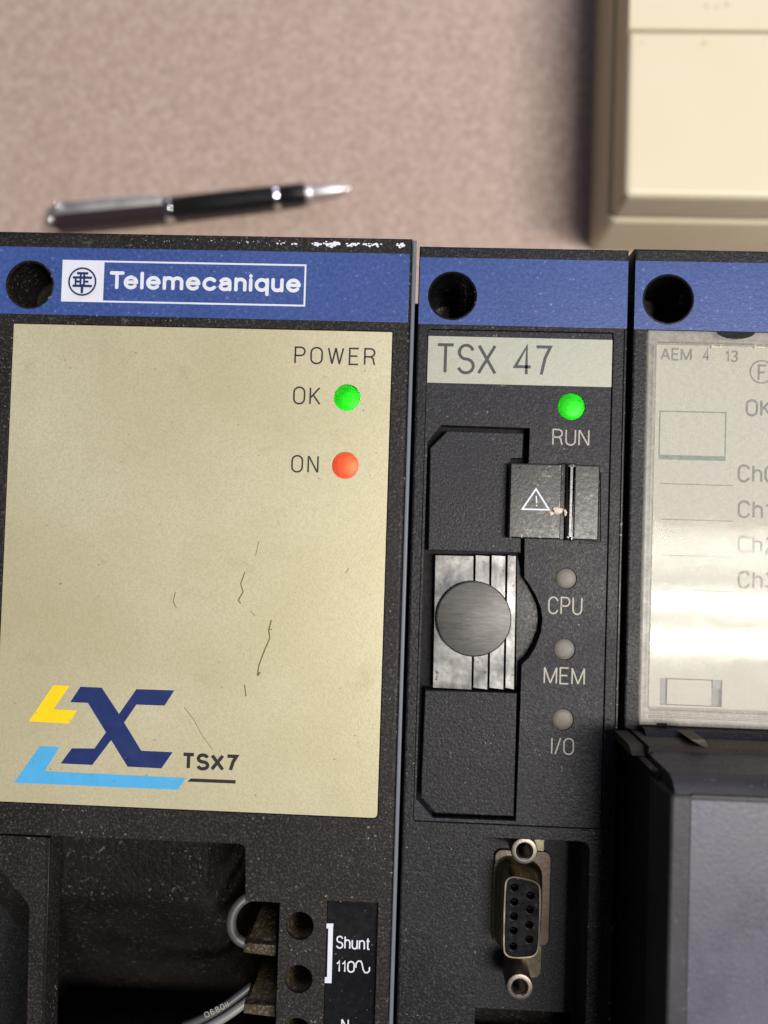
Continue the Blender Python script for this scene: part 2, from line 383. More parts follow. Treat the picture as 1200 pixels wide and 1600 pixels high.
# ------------------------------------------------------------------ stroke lettering
def arc(cx, cy, rx, ry, a0, a1, n=10):
    return [(cx + rx * cos(radians(a0 + (a1 - a0) * k / n)), cy + ry * sin(radians(a0 + (a1 - a0) * k / n))) for k in range(n + 1)]
def glyph(ch):
    R = 0.30
    g = {
     ' ': (0.35, []),
     'O': (0.62, [arc(.31, 1 - R, .31, R, 0, 180) + arc(.31, R, .31, R, 180, 360) + [(.62, 1 - R)]]),
     '0': (0.54, [arc(.27, 1 - R, .27, R, 0, 180) + arc(.27, R, .27, R, 180, 360) + [(.54, 1 - R)]]),
     'C': (0.60, [arc(.31, 1 - R, .29, R, 12, 180) + arc(.31, R, .29, R, 180, 348)]),
     'P': (0.54, [[(0, 0), (0, 1), (.30, 1)] + arc(.30, .74, .24, .26, 90, -90)[1:] + [(0, .48)]]),
     'R': (0.56, [[(0, 0), (0, 1), (.30, 1)] + arc(.30, .75, .25, .25, 90, -90)[1:] + [(0, .5)], [(.32, .5), (.40, .46), (.47, .38), (.50, .2), (.56, 0)]]),
     'W': (0.84, [[(0, 1), (.21, 0)], [(.21, 0), (.42, 1)], [(.42, 1), (.63, 0)], [(.63, 0), (.84, 1)]]),
     'E': (0.50, [[(0.5, 1), (0, 1), (0, 0), (.5, 0)], [(0, .52), (.44, .52)]]),
     'F': (0.50, [[(0.5, 1), (0, 1), (0, 0)], [(0, .52), (.44, .52)]]),
     'K': (0.56, [[(0, 0), (0, 1)], [(.54, 1), (0, .36)], [(.17, .56), (.57, 0)]]),
     'N': (0.58, [[(0, 0), (0, 1)], [(0.02, 1), (.56, 0)], [(.58, 0), (.58, 1)]]),
     'T': (0.60, [[(0, 1), (.6, 1)], [(.3, 1), (.3, 0)]]),
     'S': (0.56, [arc(.28, .75, .26, .25, 15, 270, 14) + arc(.28, .25, .28, .25, 90, -165, 14)[1:]]),
     'X': (0.62, [[(0, 1), (.62, 0)], [(.6, 1), (0.0, 0)]]),
     'U': (0.56, [[(0, 1)] + arc(.28, .28, .28, .28, 180, 360) + [(.56, 1)]]),
     'M': (0.74, [[(0, 0), (0, 1)], [(0, 1), (.37, 0.02)], [(.37, .02), (.74, 1)], [(.74, 1), (.74, 0)]]),
     'I': (0.0, [[(0, 0), (0, 1)]]),
     '/': (0.34, [[(0, -.02), (.34, 1.02)]]),
     'A': (0.64, [[(0, 0), (.32, 1)], [(.32, 1), (.64, 0)], [(.12, .33), (.52, .33)]]),
     '1': (0.24, [[(0, .76), (.14, .82), (.22, 1), (.22, 0)]]),
     '2': (0.52, [arc(.26, .73, .26, .27, 165, -25, 12) + [(.06, .16), (0, 0), (.54, 0)]]),
     '3': (0.52, [arc(.26, .75, .24, .25, 160, -90, 12) + arc(.26, .26, .27, .26, 90, -165, 12)[1:]]),
     '4': (0.58, [[(.42, 0), (.42, 1), (0, .27), (.58, .27)]]),
     '7': (0.52, [[(0, 1), (.52, 1), (.34, .62), (.2, 0)]]),
     '6': (0.54, [arc(.27, .3, .27, .3, 180, 540, 16), [(0, .3), (.02, .6), (.14, .92), (.3, 1), (.5, .85)]]),
     '8': (0.54, [arc(.27, .76, .23, .24, -90, 270, 16), arc(.27, .26, .27, .26, 90, 450, 16)]),
     'h': (0.46, [[(0, 0), (0, 1)], [(0, .45)] + arc(.23, .48, .23, .24, 180, 0) + [(.46, 0)]]),
     'n': (0.46, [[(0, 0), (0, .73)], [(0, .45)] + arc(.23, .48, .23, .24, 180, 0) + [(.46, 0)]]),
     'u': (0.46, [[(.46, 0), (.46, .73)], [(0, .73)] + arc(.23, .25, .23, .25, 180, 360)]),
     't': (0.26, [[(.1, .95), (.1, .12), (.14, .02), (.27, .02)], [(-.03, .70), (.27, .70)]]),
     # rounder bold lower case for the maker's name
     'e': (0.58, [[(0.02, .38), (.58, .38)] , arc(.30, .36, .29, .36, 0, 318, 16)]),
     'l': (0.0, [[(0, 0), (0, 1)]]),
     'i': (0.0, [[(0, 0), (0, .70)], [(0, .95), (0, .97)]]),
     'm': (0.90, [[(0, 0), (0, .72)], [(0, .42)] + arc(.225, .46, .225, .26, 180, 0) + [(.45, 0)], [(.45, .42)] + arc(.675, .46, .225, .26, 180, 0) + [(.90, 0)]]),
     'c': (0.54, [arc(.30, .36, .30, .36, 42, 318, 14)]),
     'a': (0.52, [[(.04, .58)] + arc(.27, .48, .22, .24, 140, 0, 8) + [(.5, 0)], [(.49, .42), (.25, .41)] + arc(.22, .2, .2, .2, 90, 270, 8) + [(.36, .02), (.49, .14)]]),
     'q': (0.56, [arc(.28, .36, .28, .36, 0, 360, 18), [(.56, .72), (.56, -.28)]]),
    }
    return g[ch]
class Print:
    """flat printed strokes and shapes, each 1 micron above the last"""
    def __init__(s, z): s.mb = MB(); s.z = z; s.k = 0
    def zz(s): s.k += 1; return s.z + 0.0012 * s.k
    def stroke(s, pts, wd, cap=False):
        z = s.zz(); closed = len(pts) > 2 and math.dist(pts[0], pts[-1]) < 1e-6
        if closed: pts = pts[:-1]
        n = len(pts); V_ = []; L = []; Rr = []
        for i in range(n):
            p = Vector(pts[i])
            a = Vector(pts[i - 1]) if (closed or i > 0) else None
            b = Vector(pts[(i + 1) % n]) if (closed or i < n - 1) else None
            e1 = (p - a).normalized() if a is not None else None
            e2 = (b - p).normalized() if b is not None else None
            if e1 is None: e1 = e2
            if e2 is None: e2 = e1
            n1 = Vector((-e1.y, e1.x)); n2 = Vector((-e2.y, e2.x)); m = n1 + n2
            if m.length < 1e-6: m = n1.copy()
            q = max(m.normalized().dot(n1), 0.5)
            m = m.normalized() * (wd / 2 / q)
            L.append(p + m); Rr.append(p - m)
        v = [(q.x, q.y, z) for q in L] + [(q.x, q.y, z) for q in Rr]; f = []
        for i in range(n if closed else n - 1):
            j = (i + 1) % n; f.append((i, n + i, n + j, j))
        s.mb.add(v, f)
        if cap:
            for c in ((pts[0], pts[-1]) if not closed else ()):
                zc = s.zz()
                cc = circ(c, wd / 2, 14); s.mb.add([(x, y, zc) for x, y in cc], [tuple(range(14))])
        return s
    def shape(s, pts):
        z = s.zz(); pts = ccw(pts)
        tr = tessellate_polygon([[Vector((x, y, 0)) for x, y in pts]])
        fs = []
        for a, b, c in tr:
            ar = (pts[b][0] - pts[a][0]) * (pts[c][1] - pts[a][1]) - (pts[c][0] - pts[a][0]) * (pts[b][1] - pts[a][1])
            fs.append((a, b, c) if ar > 0 else (a, c, b))
        s.mb.add([(x, y, z) for x, y in pts], fs); return s
    def text(s, string, box, wd, gap=0.24, cap=False):
        """box: photo x0, top, x1, bottom of the inked word"""
        x0, y0, x1, y1 = rect(*box, s.z)
        x0 += wd / 2; x1 -= wd / 2; y0 += wd / 2; y1 -= wd / 2
        tot = 0; pos = []
        for i, ch in enumerate(string):
            wch, st = glyph(ch); pos.append(tot); tot += wch + ((gap - (.16 if ch == 'T' and cap else 0)) if i < len(string) - 1 else 0)
        sx = (x1 - x0) / tot if tot else 1; sy = y1 - y0
        for ch, p in zip(string, pos):
            for st in glyph(ch)[1]:
                s.stroke([(x0 + (p + x) * sx, y0 + y * sy) for x, y in st], wd, cap)
        return s
    def build(s, name, mat, parent, label=None):
        o = s.mb.build(name, mat, parent, smooth=0)
        return o
def word(txt, box, wd, gap, z, mat, parent): return Print(z).text(txt, box, wd, gap).build('lettering', mat, parent)
def PX(n, z=0): return n * K * (DIST - z)

# ------------------------------------------------------------------ setting: desk
d = link('desk', *(lambda b: (b.v, b.f))(MB().slab([(-900, -600), (900, -600), (900, 900), (-900, 900)], -FRONT - 30, -FRONT, bev=3)), M['desk'])
d['kind'] = 'structure'

BOT = -118.0      # lower end of the modules (outside the frame)
def hole_liner(parent, c, r, depth, name='screw_hole', mat='black_gloss'):
    """a lined round well with a screw at its bottom"""
    m = MB()
    m.lathe([(r + 0.35, 0.02), (r + 0.30, 0.14), (r + 0.05, 0.16), (r - 0.12, -0.05), (r - 0.15, -depth), (0.01, -depth - 0.4)],
            Matrix.Translation((c[0], c[1], 0)), 48)
    # inside faces point inward
    m.f = [f for f in m.f]
    o = m.build(name, M[mat], parent)
    return o

# ================================================================== power supply module
xl = -82.0
r1 = rect(-40, 366, 637, 1900)
x1r = P(641, 700)[0]; top1 = P(320, 366)[1]
ps = thing('power_supply_module', 'wide black power supply module with beige panel, green and orange lamps and coloured X emblem', 'power supply', -40, -30)
panel = rect(5, 512, 602, 1267)
panel = (P(20, 505)[0], P(590, 1280)[1], P(614, 519)[0], P(320, 511)[1])
hc = P(47, 445); hr = PX(36.5)
opening = poly([(-60, 1300), (374, 1319), (381, 1322), (383, 1329), (383, 1408), (437, 1411), (429, 1640), (421, 1990)])
opening[0] = (xl + 1.0, opening[0][1]); opening = [p for p in opening] + [(xl + 1.0, opening[-1][1])]
opening = [(x, max(y, BOT + 4)) for x, y in opening]
tag_r = (P(508, 1500)[0], BOT + 2, P(588, 1500)[0], P(548, 1409)[1])
termc = [P(468, 1447), P(466, 1530), P(464, 1613)]
tr_ = PX(21.5)
out1 = [(xl, BOT), (x1r - 0.75, BOT), (x1r - 0.75, top1), (xl, top1)]
slab('front_bezel', out1, -9, 0, M['black_dusty'], ps, holes=[circ(hc, hr + .1), rrect(panel, 0.9, corners=(0, 0, 0, 1)), opening, rrect(tag_r, 0.1)] + [circ(c, tr_, 32) for c in termc], bev=0.7, hbev=0.12, seg=4)
MB().box(xl + 1.5, BOT + 2, x1r - 2.6, top1 - 2, -FRONT, -75).build('housing', M['dark'], ps)
MB().box(x1r - 3.0, BOT + 2, x1r - 2.4, top1 - 2, -75.5, -8.5).box(xl + 1.2, BOT + 2, xl + 2, top1 - 2, -75.5, -8.5).box(xl + 2, top1 - 3, x1r - 3, top1 - 2.2, -75.5, -8.5).box(xl + 2, BOT + 2, x1r - 3, BOT + 2.8, -75.5, -8.5).build('housing_wall', M['black'], ps)
MB().box(x1r - 0.72, BOT, x1r + 0.05, top1 - 0.3, -14, -0.25, bev=0.25).build('side_plate', M['sidegrey'], ps)
band_y0 = P(320, 497)[1]; band_y1 = P(320, 391)[1]
slab('blue_band', [(xl + .6, band_y0), (x1r - 1.15, band_y0), (x1r - 1.15, band_y1), (xl + .6, band_y1)], 0.003, 0.09, M['blue'], ps, holes=[circ(hc, hr + .12)], bev=0.04)
hole_liner(ps, hc, hr, 11, mat='black_rough')
pr = offset(ccw(rrect(panel, 0.9, corners=(0, 0, 0, 1))), 0.12)
led_g = P(542, 621); led_r = P(539, 727); lr = PX(21)
slab('front_panel', pr, -1.6, -0.14, M['panel'], ps, holes=[circ(led_g, lr), circ(led_r, lr)], bev=0.05)
for nm, c, mt, lab in (('indicator_lamp', led_g, 'led_green', 'lit green lamp beside OK'), ('indicator_lamp', led_r, 'led_red', 'lit orange lamp beside ON')):
    o = MB().lathe([(lr * 1.02, -1.5), (lr * 1.01, -.85), (lr * 0.9, -0.72), (lr * .6, -0.58), (lr * .3, -.52), (0.001, -.5)], Matrix.Translation((c[0], c[1], 0)), 40).build(nm, M[mt], ps, smooth=60)
    o['label'] = lab
    MB().lathe([(lr * 1.03, -1.45), (lr * 1.03, -6), (.01, -6.1)], Matrix.Translation((c[0], c[1], 0)), 32).build('lamp_well', M['black_face'], ps)
led_bulb(ps, led_g, .9, -.7, -2.2, 3.6e-4, (.25, 1, .2)); led_bulb(ps, led_r, 1.2, -.1, -2.2, 5.0e-4, (1, .6, .4))
# maker's plate
z = 0.10
b = Print(z)
bx = rect(96.5, 409.5, 162, 475, z)      # white square
fr = rect(96.5, 409.5, 478, 475, z)
x0, y0, x1, y1 = fr
b.shape([(x0, y0), (bx[2], y0), (bx[2], y1), (x0, y1)])
wd = 0.33
b.shape([(bx[2], y0), (x1, y0), (x1, y0 + wd), (bx[2], y0 + wd)]); b.shape([(bx[2], y1 - wd), (x1, y1 - wd), (x1, y1), (bx[2], y1)])
b.shape([(x1 - wd, y0 + wd), (x1, y0 + wd), (x1, y1 - wd), (x1 - wd, y1 - wd)])
b.build('logo_frame', M['white'], ps)
b = Print(z + 0.01)
# name: ascender box; x-height letters follow from the glyphs
b.text('Telemecanique', (171, 426.5, 470, 454.5), 0.66, gap=0.30, cap=True)
b.build('lettering', M['white'], ps)
b = Print(z + 0.25)
cc = P(129.5, 440.5, z); rr = PX(21.5)
b.stroke(arc(cc[0], cc[1], rr, rr, 0, 360, 40), 0.30)
def lg(x, y): return (cc[0] + x * rr, cc[1] + y * rr)
sw = 0.42
b.stroke([lg(-.42, .62), lg(.42, .62)], sw); b.stroke([lg(-.72, .30), lg(.72, .30)], sw)
b.stroke([lg(-.46, .0), lg(-.12, .0)], sw * .9); b.stroke([lg(.14, .0), lg(.46, .0)], sw * .9)
b.stroke([lg(-.72, -.32), lg(-.1, -.32)], sw); b.stroke([lg(.1, -.32), lg(.74, -.32)], sw)
b.stroke([lg(-.5, .30), lg(-.5, -.32)], sw * .8); b.stroke([lg(-.13, .62), lg(-.13, -.32)], sw * .8)
b.stroke([lg(.13, .62), lg(.13, -.32)], sw * .8); b.stroke([lg(0, -.2), lg(0, -.86)], sw * 1.1)
b.build('logo_emblem', M['navy'], ps)
# panel printing
z = -0.125
word('POWER', (460, 542.5, 587, 570), 0.32, 0.36, z, M['blackprint'], ps)
word('OK', (458, 604, 501, 632.5), 0.32, 0.34, z, M['blackprint'], ps)
word('ON', (455, 711, 498, 739), 0.32, 0.36, z, M['blackprint'], ps)
def zp(pts): return [P(x / 2.609, 1040 + y / 2.609, z) for x, y in pts]
Print(z).shape(zp([(218, 80), (283, 83), (218, 178), (314, 183), (280, 236), (118, 227)])).build('yellow_emblem', M['yellow'], ps)
Print(z).shape(zp([(286, 149), (328, 86), (415, 90), (485, 197), (556, 96), (711, 101), (671, 163), (556, 159), (506, 232), (576, 347), (704, 353), (658, 419), (520, 412), (453, 304), (376, 405), (247, 399), (293, 337), (385, 338), (432, 272), (358, 152)])).build('navy_emblem', M['navy'], ps)
Print(z).shape(zp([(162, 328), (243, 332), (182, 430), (758, 458), (724, 506), (58, 477)])).build('sky_blue_emblem', M['cyan'], ps)
b = Print(z)
b.text('TSX7', (283.5, 1177.5, 372, 1204.5), 0.64, gap=0.24)
b.shape(zp([(764, 473), (778, 460), (961, 467), (960, 481)]))
b.build('lettering', M['blackprint'], ps)
# scratches and lint on the panel
random.seed(4)
b = Print(z + 0.02)
for pts, wd in (([(383, 894), (377, 912), (380, 925), (373, 938), (377, 943)], .22), ([(424, 969), (419, 985), (421, 997), (412, 1018), (405, 1040), (402, 1056)], .26),
                ([(419, 985), (426, 983)], .18), ([(383, 1070), (385, 1088)], .22), ([(273, 925), (270, 940), (275, 950)], .16), ([(404, 845), (400, 868)], .10),
                ([(288, 1105), (303, 1125), (316, 1150), (332, 1172)], .10), ([(402, 1056), (407, 1050)], .3), ([(392, 955), (398, 962)], .12),
                ([(545, 888), (540, 896)], .12)):
    q = [P(x + random.uniform(-1, 1), y, z) for x, y in pts]
    b.stroke(q, wd)
for k in range(70):
    x, y = random.uniform(20, 595), random.uniform(525, 1260)
    r = random.uniform(.05, .13); c = P(x, y, z)
    b.shape([(c[0] + r * cos(a) * random.uniform(.6, 1.3), c[1] + r * sin(a) * random.uniform(.6, 1.3)) for a in (0, 1.2, 2.5, 3.7, 5)])
b.build('scratches_and_specks', M['scratch'], ps)['kind'] = 'stuff'

# pale flakes that paint window highlights onto the worn, shiny top edge
M['painted_glint'] = flat('pale_painted_glint', lin((205, 208, 220)), .35, .5, 900, var=.2)
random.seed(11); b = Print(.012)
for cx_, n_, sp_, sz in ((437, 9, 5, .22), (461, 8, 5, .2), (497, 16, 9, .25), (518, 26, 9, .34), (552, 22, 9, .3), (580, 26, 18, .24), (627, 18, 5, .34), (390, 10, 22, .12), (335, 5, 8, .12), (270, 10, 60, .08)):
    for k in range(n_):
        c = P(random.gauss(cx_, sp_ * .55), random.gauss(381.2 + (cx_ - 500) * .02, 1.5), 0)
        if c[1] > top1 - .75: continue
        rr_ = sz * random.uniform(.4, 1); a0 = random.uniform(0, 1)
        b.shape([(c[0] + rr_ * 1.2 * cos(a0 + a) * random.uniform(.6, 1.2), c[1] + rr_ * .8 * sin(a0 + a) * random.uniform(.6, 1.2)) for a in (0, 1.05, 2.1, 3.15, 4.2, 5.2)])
b.build('edge_glint_flakes', M['painted_glint'], ps)['kind'] = 'stuff'

# lower recess
def sheet(name, pts, mat, parent, bev=0, z0=None):
    pass
# rough floor: a curved surface that falls away towards the lower end
nx, ny = 26, 30; fl = MB(); vs = []
random.seed(8)
for j in range(ny + 1):
    for i in range(nx + 1):
        u = i / nx; v = j / ny
        x = xl + 2 + (P(437, 1500)[0] - xl - 2) * u; y = P(200, 1290)[1] + (BOT + 3 - P(200, 1290)[1]) * v
        zf = -7 - 50 * max(0, v - 0.3) - 5.0 * v
        # dark pocket in the upper right
        px_u = (x - P(322, 1350, -6)[0]) / 4
        if px_u > 0: zf -= 18 * min(1, px_u) ** 2
        vs.append((x, y, zf + random.uniform(-.12, .12)))
fs = [(j * (nx + 1) + i, (j + 1) * (nx + 1) + i, (j + 1) * (nx + 1) + i + 1, j * (nx + 1) + i + 1) for j in range(ny) for i in range(nx)]
link('recess_floor', vs, fs, M['black_rough'], ps, smooth=60)
# raised arm along the left with a cut-off corner
arm = poly([(-60, 1303), (77, 1308), (75, 1450), (69, 1640), (62, 1900), (28, 1900), (38, 1640), (44, 1500), (45, 1417), (0, 1362), (-60, 1300)], -1.5)
arm = poly([(-30, 1303), (78, 1309), (74, 1450), (70, 1640), (62, 1900), (30, 1900), (40, 1640), (43, 1500), (45, 1416), (2, 1362), (-30, 1328)], -1.2)
arm = [(max(x, xl + 1.1), max(y, BOT + 4)) for x, y in arm]
slab('cover_arm', arm, -6, -1.2, M['black_dusty'], ps, bev=0.2)
mb = MB()
for dx, zz_ in ((0, -1.0), (0,)) and ((0, -1.0),):
    q = poly([(72, 1310), (78, 1310), (74, 1450), (69, 1640), (64, 1640), (69, 1450)], -1.0)
    mb.slab(q, -1.3, -1.0, bev=0.1)
mb.build('arm_edge', M['black_smooth'], ps)
# terminal wells behind the three screw holes
for c in termc:
    MB().lathe([(tr_ + .02, -.6), (tr_ - .1, -2), (tr_ - .25, -9), (tr_ - .3, -12.5), (.01, -12.6)], Matrix.Translation((c[0], c[1], 0)), 32).build('terminal_well', M['ledge_brown'], ps)
# stepped wire guides beside the wells
def guide(y0, y1, nm='wire_guide'):
    a = poly([(392, y0), (437, y0 + 3), (434, y1 - 26), (384, y1 - 30)], -4)
    m = MB()
    # sloping back and a proud lower lip
    A = [P(402, y0 + 22, -7), P(431, y0 + 22, -7), P(430, y1 - 22, -3.4), P(386, y1 - 22, -3.4)]
    zs = [-9, -9, -3.6, -3.6]
    n = len(m.v); m.v += [(x, y, q) for (x, y), q in zip(A, zs)] + [(x, y, -14) for (x, y) in A]
    m.f += [(n, n + 3, n + 2, n + 1), (n, n + 1, n + 5, n + 4), (n + 3, n, n + 4, n + 7), (n + 2, n + 3, n + 7, n + 6), (n + 1, n + 2, n + 6, n + 5)]
    m.build(nm, M['ledge_brown'], ps)
    q = poly([(381, y1 - 21), (431, y1 - 18), (430, y1), (380, y1 - 6)], -2.6)
    slab('guide_lip', q, -9, -2.6, M['ledge_brown'], ps, bev=.25)
guide(1411, 1495); guide(1506, 1590)
# glossy terminal label strip
slab('terminal_label', rrect(offset(ccw(rrect(tag_r)), .08)[0] + offset(ccw(rrect(tag_r)), .08)[2] if False else (tag_r[0] + .08, tag_r[1] + .08, tag_r[2] - .08, tag_r[3] - .08)), -2, -0.7, M['black_gloss'], ps, bev=.06)
z = -0.68
b = Print(z)
def pq(pts): return [P(300 + x / 3, 1260 + y / 3, z) for x, y in pts]
b.shape(pq([(617, 549), (663, 549), (661, 572), (617, 572)])).shape(pq([(639, 572), (661, 572), (655, 800), (633, 800)])).shape(pq([(607, 800), (655, 800), (654, 829), (607, 827)]))
b.build('shunt_bracket', M['white'], ps)
b = Print(z)
word('Shunt', (525, 1463, 578.5, 1483.5), 0.26, .22, z, M['white'], ps); word('N', (533, 1592, 545, 1611), 0.24, .2, z, M['white'], ps)
b.text('110', (525, 1501, 554.5, 1519.5), 0.26, gap=.24)
q = [P(556 + 11 * t / 10 * 2, 1508 - 7 * sin(t / 10 * 2 * pi) + (6 if 3 < t else 0) * min(1, (t - 3) / 3) if t > 3 else 1508 - 7 * sin(t / 10 * 2 * pi), z) for t in range(0, 11)]
q = [P(x, y, z) for x, y in ((556, 1512), (556.5, 1505), (560, 1501.5), (564, 1502), (566, 1507), (567.5, 1515), (570, 1519.5), (574, 1520), (577, 1517), (577.5, 1511))]
b.stroke(q, 0.24)
b.build('lettering', M['white'], ps)

# ================================================================== processor module
cp = thing('processor_module', 'narrow black processor module with pale TSX 47 label, green RUN lamp and nine-hole socket', 'processor unit', 20, -30)
xa = P(655, 700)[0]; xb = P(984, 700)[0]; xa = P(656, 386)[0]; xb = P(983.5, 393)[0]
top2 = P(820, 387)[1]
out2 = [(xa, BOT), (xb, BOT), (xb, top2), (xa, top2)]
hc2 = P(707, 462.5); hr2 = PX(36)
face2 = (P(667, 560)[0], P(820, 1291)[1], P(957.5, 560)[0], P(815, 517)[1])
pocket = (P(746, 1450)[0], BOT + 20, P(918, 1450)[0], P(825, 1312)[1])
slab('front_bezel', out2, -9, 0, M['black'], cp, holes=[circ(hc2, hr2 + .1), rrect(face2, 0.5), rrect(pocket, 1.6)], bev=0.45, hbev=.15)
MB().box(xa + 2, BOT + 2, xb - 2, top2 - 2, -FRONT, -22).build('housing', M['dark'], cp)
MB().box(xa + 1.6, BOT + 2, xa + 2.2, top2 - 2, -22, -8.5).box(xb - 2.2, BOT + 2, xb - 1.6, top2 - 2, -22, -8.5).box(xa + 2.2, top2 - 3, xb - 2.2, top2 - 2.2, -22, -8.5).box(xa + 2.2, BOT + 2, xb - 2.2, BOT + 2.8, -22, -8.5).build('housing_wall', M['black'], cp)
by0 = P(819, 510)[1]; by1 = P(819, 405)[1]
slab('blue_band', [(xa + .12, by0), (xb - .15, by0), (xb - .15, by1), (xa + .12, by1)], 0.003, 0.09, M['blue'], cp, holes=[circ(hc2, hr2 + .12)], bev=0.04)
hole_liner(cp, hc2, hr2, 20)
MB().lathe([(2.2, -20), (2.2, -17.4), (1.9, -17), (.01, -17)], Matrix.Translation((hc2[0] - .6, hc2[1] - 1.2, 0)), 24).build('screw', M['brass'], cp)
# raised right-hand rib
rx0, rx1 = P(976, 800)[0] , P(981, 800)[0]
MB().box(xb - 0.62, BOT, xb - 0.1, by0 - .2, -.3, 0.22, bev=.16).build('edge_rib', M['black_smooth'], cp)
# trench outline (in the inner face)
ZT = -0.3
notch_c = P(755, 967, ZT); notch_r = P(848, 967, ZT)[0] - notch_c[0]
def arc_px(cx, cy, r, a0, a1, n=14): return [(cx + r * cos(radians(a0 + (a1 - a0) * k / n)), cy - r * sin(radians(a0 + (a1 - a0) * k / n))) for k in range(n + 1)]
trench = [(690, 664), (828, 669), (826, 722), (820, 740), (819, 903)] + [(826, 912), (837, 930), (845, 950), (847.5, 968), (845, 988), (837, 1010), (826, 1028), (815, 1038)] + [(806, 1283), (676, 1278), (650, 1248), (668, 690)]
tren = poly(trench, ZT)
fpoly = offset(ccw(rrect(face2, .5)), .06)
# indicator lamp seats
lamps = [((893, 635), 21, 'led_green', 'lit green RUN lamp'), ((885, 904), 16, 'lens_grey', None), ((882, 1014.5), 16.5, 'lens_grey', None), ((879.5, 1124.5), 16.5, 'lens_grey', None)]
slab('face_plate', fpoly, -3.4, ZT, M['black_face'], cp, holes=[tren] + [circ(P(*c, ZT), PX(r), 36) for c, r, m, l in lamps], bev=0.08)
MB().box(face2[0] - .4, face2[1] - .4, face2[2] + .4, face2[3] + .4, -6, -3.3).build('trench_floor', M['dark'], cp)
for c, r, mt, lab in lamps:
    q = P(*c, ZT); R_ = PX(r)
    o = MB().lathe([(R_ * 1.02, -1.6), (R_ * 1.01, -.62), (R_ * .92, -.42), (R_ * .6, -0.3), (R_ * .3, -.24), (0.001, -.22)], Matrix.Translation((q[0], q[1], 0)), 36).build('indicator_lamp', M[mt], cp, smooth=60)
    if lab:
        o['label'] = lab; MB().lathe([(R_ * 1.03, -1.55), (R_ * 1.03, -3.2)], Matrix.Translation((q[0], q[1], 0)), 32).build('lamp_well', M['black_face'], cp); led_bulb(cp, q, .5, -.4, -2.0, 2.8e-4, (.3, 1, .2))
lab = (P(667.5, 560, ZT)[0] + .1, P(811, 601.5, ZT)[1], P(957, 568, ZT)[0] - .1, P(812, 528, ZT)[1])
slab('type_label', rrect(lab), ZT - .1, ZT + .06, M['label'], cp, bev=.03)
Print(ZT + .075).text('TSX 47', (681, 538, 862, 586), 0.57, gap=.20).build('lettering', M['greyblack'], cp)
for tx, bxx in (('RUN', (863, 670.5, 921, 696.5)), ('CPU', (856, 932.5, 910, 960.5)), ('MEM', (849.5, 1042.5, 914, 1069.5)), ('I/O', (861, 1152.5, 897, 1179.5))):
    word(tx, bxx, 0.27, .23, ZT + .015, M['greyprint'], cp)
# battery covers
zc = -0.55
up = poly([(699, 673), (818, 677), (816, 716), (799, 716), (796, 722), (815, 740), (814, 864), (669, 860), (672, 700)], zc)
slab('upper_cover', up, -3.2, zc, M['black_face'], cp, bev=.22)
lo = poly([(664, 1078), (808, 1083), (803, 1276), (680, 1271), (657, 1246)], zc)
slab('lower_cover', lo, -3.2, zc, M['black'], cp, bev=.22)
# frame line round the covers
# grooved carrier: four fins side by side
zp_ = -1.4
for xa_, xb_ in ((679, 739.5), (742, 764.5), (767, 789.5), (792, 806)):
    L_ = poly([(xa_ + .8, 867), (xb_ + .8, 868.5), (xb_ - 2.5, 1078), (xa_ - 3, 1075)], zp_)
    slab('carrier_fin', L_, -3.2, zp_, M['carrier'], cp, bev=.1)
bc = P(740, 967, -.6); br = PX(58.5)
MB().lathe([(br, -1.38), (br, -.45), (br - .12, -.34), (br - .3, -.3), (.01, -.3)], Matrix.Translation((bc[0], bc[1], 0)), 64).build('battery_button', M['button'], cp)
nc = poly([(808, 870), (818, 902), (845, 955), (845, 985), (815, 1036), (806, 1076)], -2.6)
slab('finger_notch', nc, -3.25, -2.6, M['black_smooth'], cp, bev=.1)
# sliding tab
ztab = 1.6
tabp = poly([(797, 724), (934, 728), (934, 744), (937, 846), (793, 842)], ztab)
tabp = (P(795.5, 780, ztab)[0], P(865, 843, ztab)[1], P(937, 780, ztab)[0], P(865, 725, ztab)[1])
slab('sliding_tab', rrect(tabp, .3), ZT + .05, ztab, M['tab'], cp, bev=.3)
rb = (P(884, 785, 2.6)[0], P(890, 845, 2.6)[1], P(900, 785, 2.6)[0], P(890, 723, 2.6)[1])
rbm = slab('tab_ridge', rrect(rb, .2), ztab - .1, 2.7, M['ridge'], cp, bev=.7, seg=6)
MB().box(rb[0] - .75, rb[1] + .2, rb[0] + .1, rb[3] - .2, ztab - .3, ztab + .12, bev=.05).build('tab_step', M['black_gloss'], cp)
b = Print(ztab + .015)
q = [P(x, y, ztab) for x, y in ((837.5, 764), (858, 796.5), (816, 795.5), (837.5, 764))]
b.stroke(q, .30)
b.stroke([P(838, 775, ztab), P(838.5, 786, ztab)], .22); b.shape(circ(P(838.5, 790, ztab), .14, 10))
b.build('warning_triangle', M['white'], cp)
random.seed(3)
def blob(name, cx, cy, z, mats, parent, rx, ry, h):
    m = MB(); n = 14; c = P(cx, cy, z); v = []
    for j in range(6):
        for i in range(n):
            a = 2 * pi * i / n; k = 1 - j / 5.0
            rr = (1 - (j / 5) ** 2) * (1 + .25 * sin(3 * a + 1) + random.uniform(-.12, .12))
            v.append((c[0] + rx * rr * cos(a), c[1] + ry * rr * sin(a), z + h * (j / 5) ** .6))
    f = [(j * n + i, j * n + (i + 1) % n, (j + 1) * n + (i + 1) % n, (j + 1) * n + i) for j in range(5) for i in range(n)]
    m.add(v, f); return m.build(name, mats, parent, smooth=80)
M['paste'] = flat('dried_white_paste', lin((205, 192, 180)), .6, .8, 1500, var=.25)
o = blob('paste_blob', 873, 798, ztab, M['paste'], cp, 1.3, .62, .55)
o2 = blob('paste_blob', 862, 802, ztab, M['paste'], cp, .5, .35, .25)
